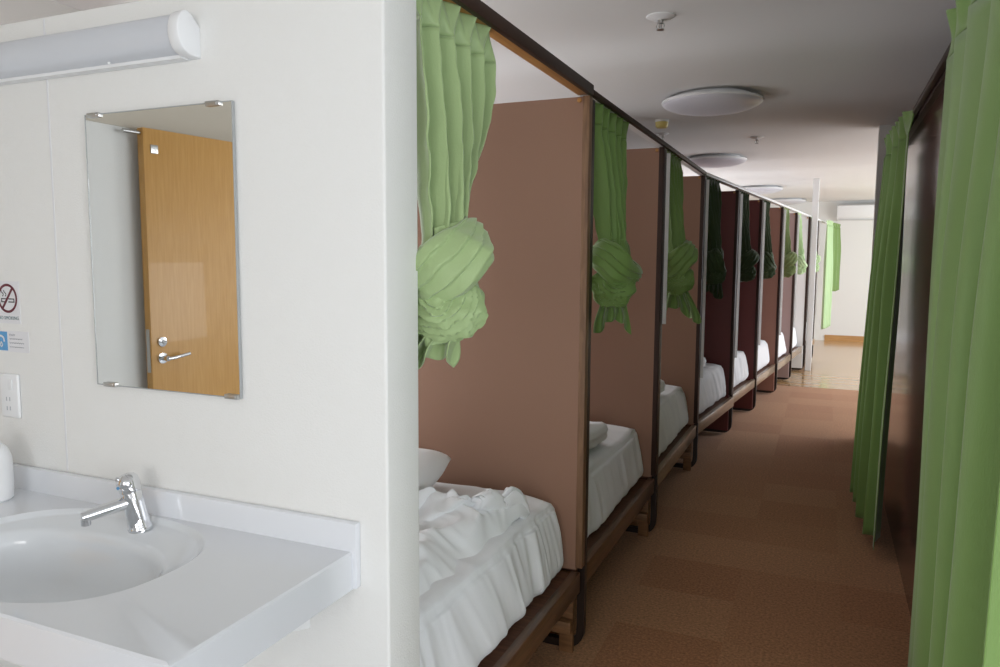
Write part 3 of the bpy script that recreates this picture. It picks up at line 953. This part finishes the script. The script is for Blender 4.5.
tied_curtain(6, M_green_halflit, 'green curtain with half light in its olive colour, knotted up on the seventh bed, beyond the sixth divider', 1.05, 7, off=.25, w=.4, style=0, tail_len=.03)
tied_curtain(7, M_green_lit, 'green curtain with window light in its pale colour, knotted up at the white post', .95, 8, off=.25, w=.36, style=1, tail_len=.03)
tied_curtain(8, M_green_lit, 'green curtain with window light in its pale colour, knotted up just beyond the white post', .9, 9, off=.35, w=.36, style=0, tail_len=.03)

# hanging curtains ------------------------------------------------------------
def hanging(m, words, x0, y0, x1, y1, zt, zb, nf, amp, seed, toaisle, head=.07, flare=0, res=26, nh=None, phase=0, grow=0, irregular=.35, lean=0):
    """toaisle: unit direction the folds swing to"""
    d = Vector((x1 - x0, y1 - y0, 0)); L = d.length; d.normalize()
    nrm = Vector((-1, 0, 0)) if toaisle < 0 else Vector((1, 0, 0))
    t = thing('long_curtain', words, 'curtain', (x0, y0, 0), 0, 'long hanging curtains')
    rnd = random.Random(seed)
    nh = nh or nf * 2
    # uneven fold spacing
    cuts = [0.0]
    for k in range(nf): cuts.append(cuts[-1] + 1 + rnd.uniform(-irregular, irregular))
    cuts = [c / cuts[-1] for c in cuts]
    ams = [rnd.uniform(.75, 1.15) for _ in range(nf + 1)]
    ams[0] *= .2; ams[1] *= .8
    def wave(u, sh=0):
        k = max(j for j in range(nf) if cuts[j] <= u + 1e-9); fr = min(1, (u - cuts[k]) / (cuts[k + 1] - cuts[k]))
        q = 2 * pi * fr + phase
        # each fold: a broad slanting face, then a quick turn back
        r = .80 + .10 * sh
        if fr < r: s_ = lerp(1, -1, .6 * smooth01(fr / r) + .4 * fr / r)
        else: s_ = lerp(-1, 1, smooth01((fr - r) / (1 - r)))
        return s_ * lerp(ams[k], ams[k + 1], smooth01(fr)), cos(q)
    def f(u, v):
        z = lerp(zt - head, zb, v)
        wv, cs = wave(u, .5 * noise.noise(Vector((u * 3, v * 1.2, seed))))
        a = amp * lerp(.5, 1.0, smooth01(v * 2.5)) * (1 + grow * v * u)
        off = wv * a + flare * v * u + lean * v + .008 * noise.noise(Vector((u * 8, v * 2.0, seed + 5)))
        p = d * (u * L + .018 * cs * smooth01(v * 3) + .01 * noise.noise(Vector((u * 6, v * 2, seed + 2)))) + nrm * off
        p.z = z + .004 * sin(u * 40)
        return p
    bm = bmesh.new(); grid(bm, nf * res, 50, f)
    o = obj('drape', bm, m, t, angle=180); solid(o, .003)
    # stiff heading: pinched pleats lying over one another
    bm = bmesh.new()
    def h(u, v):
        p = f(u, 0)
        k = u * nh; fr = k - int(k) if u < 1 else 1.0
        saw = fr if fr < .8 else (1 - fr) * 4
        fl = (1 - v) ** .8
        off = lerp((p - d * (p.dot(d))).dot(nrm), .052 * saw - .014, fl)
        q = d * (u * L + .012 * sin(k * 2 * pi) * fl) + nrm * off
        q.z = zt - head * v + .010 * saw * fl
        return q
    grid(bm, nh * 16, 14, h)
    o = obj('pleated_heading', bm, m, t, angle=180); solid(o, .004)
    return t

hanging(M_green, 'long green pleated curtain hanging nearest on the right, running out of frame', .296, 2.56, .288, 1.25, 2.075, .05, 5, .044, 11, -1, head=.10, res=60, nh=8, grow=.9)
hanging(M_green, 'long green pleated curtain further along the right side, hem above the carpet', .310, 3.82, .282, 4.74, 2.06, .05, 4, .044, 17, -1, head=.10, res=40, nh=7, flare=.02, phase=2.0, grow=.2, lean=.04)
hanging(M_green_lit, 'green curtain with window light in its pale colour, hanging straight at the far end of the bed row', -.02, 11.55, .04, 12.1, 1.95, .42, 4, .045, 13, 1, head=.06, res=16)
hanging(M_green, 'short darker green curtain hanging at the far wall beside the bed row', .06, 13.0, .16, 13.75, 1.98, .90, 4, .05, 14, 1, head=.06, res=16)

# right hand rail
rr = thing('curtain_rail', 'dark curtain rail carrying the two long right hand curtains', 'curtain rail', (.327, 1.25, 2.055))
obj('track', box(bmesh.new(), -.010, .012, 0, 3.6, -.012, .012, bev=.002), M_trimdk, rr)

# ------------------------------------------------------------------ ceiling fittings
def dome(x, y, words, R=.30):
    t = thing('ceiling_light', words, 'ceiling light', (x, y, ZC), 0, 'round ceiling lights')
    bm = bmesh.new(); lathe(bm, [(0, 0), (R * .80, 0), (R * .80, -.03), (0, -.03)], 56)
    obj('mount', bm, M_plastic, t)
    bm = bmesh.new()
    prof = [(R * .9, -.024), (R * .985, -.026), (R, -.032), (R * .99, -.040)]
    for k in range(1, 12):
        an = k / 12 * pi / 2
        prof.append((R * .99 * cos(an) ** .85, -.040 - .055 * sin(an) ** 1.3))
    prof.append((0, -.095))
    lathe(bm, prof, 64); obj('shade', bm, M_dome, t, angle=50)
    bm = bmesh.new(); lathe(bm, [(R * .985, -.024), (R * 1.012, -.026), (R * 1.012, -.038), (R * .99, -.04)], 64)
    obj('rim', bm, M_plastic, t)
dome(-.70, 4.90, 'round white ceiling light nearest the viewer')
dome(-1.05, 7.75, 'second round ceiling light, partly hidden behind the curtain rail', .29)
dome(-.90, 11.1, 'third round ceiling light, in the bright far part of the ceiling')
dome(-.66, 13.45, 'farthest round ceiling light, left of the white post')

def sprinkler(x, y, words, s=1):
    t = thing('sprinkler', words, 'sprinkler', (x, y, ZC), 0, 'ceiling sprinklers')
    bm = bmesh.new(); lathe(bm, [(0, 0), (.058 * s, 0), (.058 * s, -.004), (.04 * s, -.012), (.02 * s, -.016), (0, -.016)], 32)
    obj('flange', bm, M_plastic, t)
    bm = bmesh.new(); lathe(bm, [(0, -.016), (.012 * s, -.016), (.012 * s, -.03), (.006 * s, -.034), (.006 * s, -.05), (.016 * s, -.052), (.016 * s, -.055), (0, -.056)], 20)
    for k in (0, pi):
        tube(bm, [Vector((.011 * s * cos(k), .011 * s * sin(k), -.028)), Vector((.017 * s * cos(k), .017 * s * sin(k), -.04)), Vector((.008 * s * cos(k), .008 * s * sin(k), -.053))], .002 * s, 8)
    obj('head', bm, M_steel, t)
sprinkler(-.677, 3.22, 'metal sprinkler head on a white flange, nearest on the ceiling')
sprinkler(-.572, 6.6, 'small sprinkler head on the ceiling right of the second light', .95)
sprinkler(-1.25, 6.15, 'small sprinkler head just above the rail of the third bed', .8)
t = thing('heat_detector', 'yellowed round detector on the ceiling beside the nearest ceiling light', 'detector', (-1.14, 5.56, ZC))
bm = bmesh.new(); lathe(bm, [(0, 0), (.05, 0), (.05, -.012), (.046, -.016), (0, -.016)], 28); obj('base', bm, M_plastic, t)
bm = bmesh.new(); lathe(bm, [(0, -.016), (.047, -.016), (.045, -.045), (.035, -.056), (0, -.058)], 28); obj('cover', bm, M_yellow, t)

# air conditioner on the far wall
ac = thing('air_conditioner', 'white wall mounted air conditioner high on the far wall', 'air conditioner', (.52, YE, 2.2))
bm = bmesh.new()
prism(bm, [(.004, -.135), (.004, .135), (-.17, .135), (-.205, .11), (-.21, -.06), (-.17, -.115), (-.10, -.135)], 'x', -.40, .40, bev=.006)
obj('body', bm, M_plastic, ac)
obj('louvre', box(bmesh.new(), -.36, .36, -.185, -.12, -.137, -.122, M=Matrix.Identity(4)), M_wall2, ac)

# ------------------------------------------------------------------ camera
f_px = 751.0
def cdir(px, py):
    return Vector(((px - 500) / f_px, -(py - 333.5) / f_px, -1)).normalized()
ey = cdir(827, 260); ex = -cdir(-1244, 248)
ex = (ex - ey * ex.dot(ey)).normalized(); ez = ex.cross(ey)
Rm = Matrix((ex, ey, ez))     # world from camera
cam = bpy.data.cameras.new('camera'); cam.sensor_width = 36; cam.lens = f_px / 1000 * 36
cam.clip_start = .05
co = bpy.data.objects.new('camera', cam); link(co)
co.matrix_world = Matrix.Translation((0, 0, EYE)) @ Rm.to_4x4()
SC.camera = co

# ------------------------------------------------------------------ light
def area(name, loc, rot, sx, sy, power, col, spread=180):
    l = bpy.data.lights.new(name, 'AREA'); l.shape = 'RECTANGLE'; l.size = sx; l.size_y = sy
    l.energy = power; l.color = col; l.spread = radians(spread)
    o = bpy.data.objects.new(name, l); link(o); o.location = loc; o.rotation_euler = rot
    return o
# daylight arriving through the three windows
area('daylight_back_window', (.125, YB - .02, 1.55), (radians(91), 0, 0), 1.4, 1.25, 30, (1, .97, .93))
area('daylight_right_window', (XR - .02, -1.15, 1.42), (0, radians(91), 0), 1.4, 2.55, 72, (.93, .96, 1))
area('daylight_far_windows', (XRF - .02, 10.3, 1.25), (0, radians(91), 0), 1.75, 6.1, 160, (.90, .95, 1))

for k_, (a_, b_) in enumerate(WINS):
    area('daylight_bay_window', (XO - .02, (a_ + b_) / 2, 1.3), (0, -radians(80), 0), .86, b_ - a_ - .04, 17 if k_ < 3 else 20, (.97, .98, 1))
w = bpy.data.worlds.new('world'); SC.world = w; w.use_nodes = True
bg = w.node_tree.nodes['Background']; bg.inputs['Color'].default_value = (.85, .92, 1, 1); bg.inputs['Strength'].default_value = 1.0

vs = SC.view_settings
SC.display_settings.display_device = 'sRGB'
vs.view_transform = 'Standard'; vs.look = 'None'; vs.exposure = 0; vs.gamma = 1; vs.use_curve_mapping = False
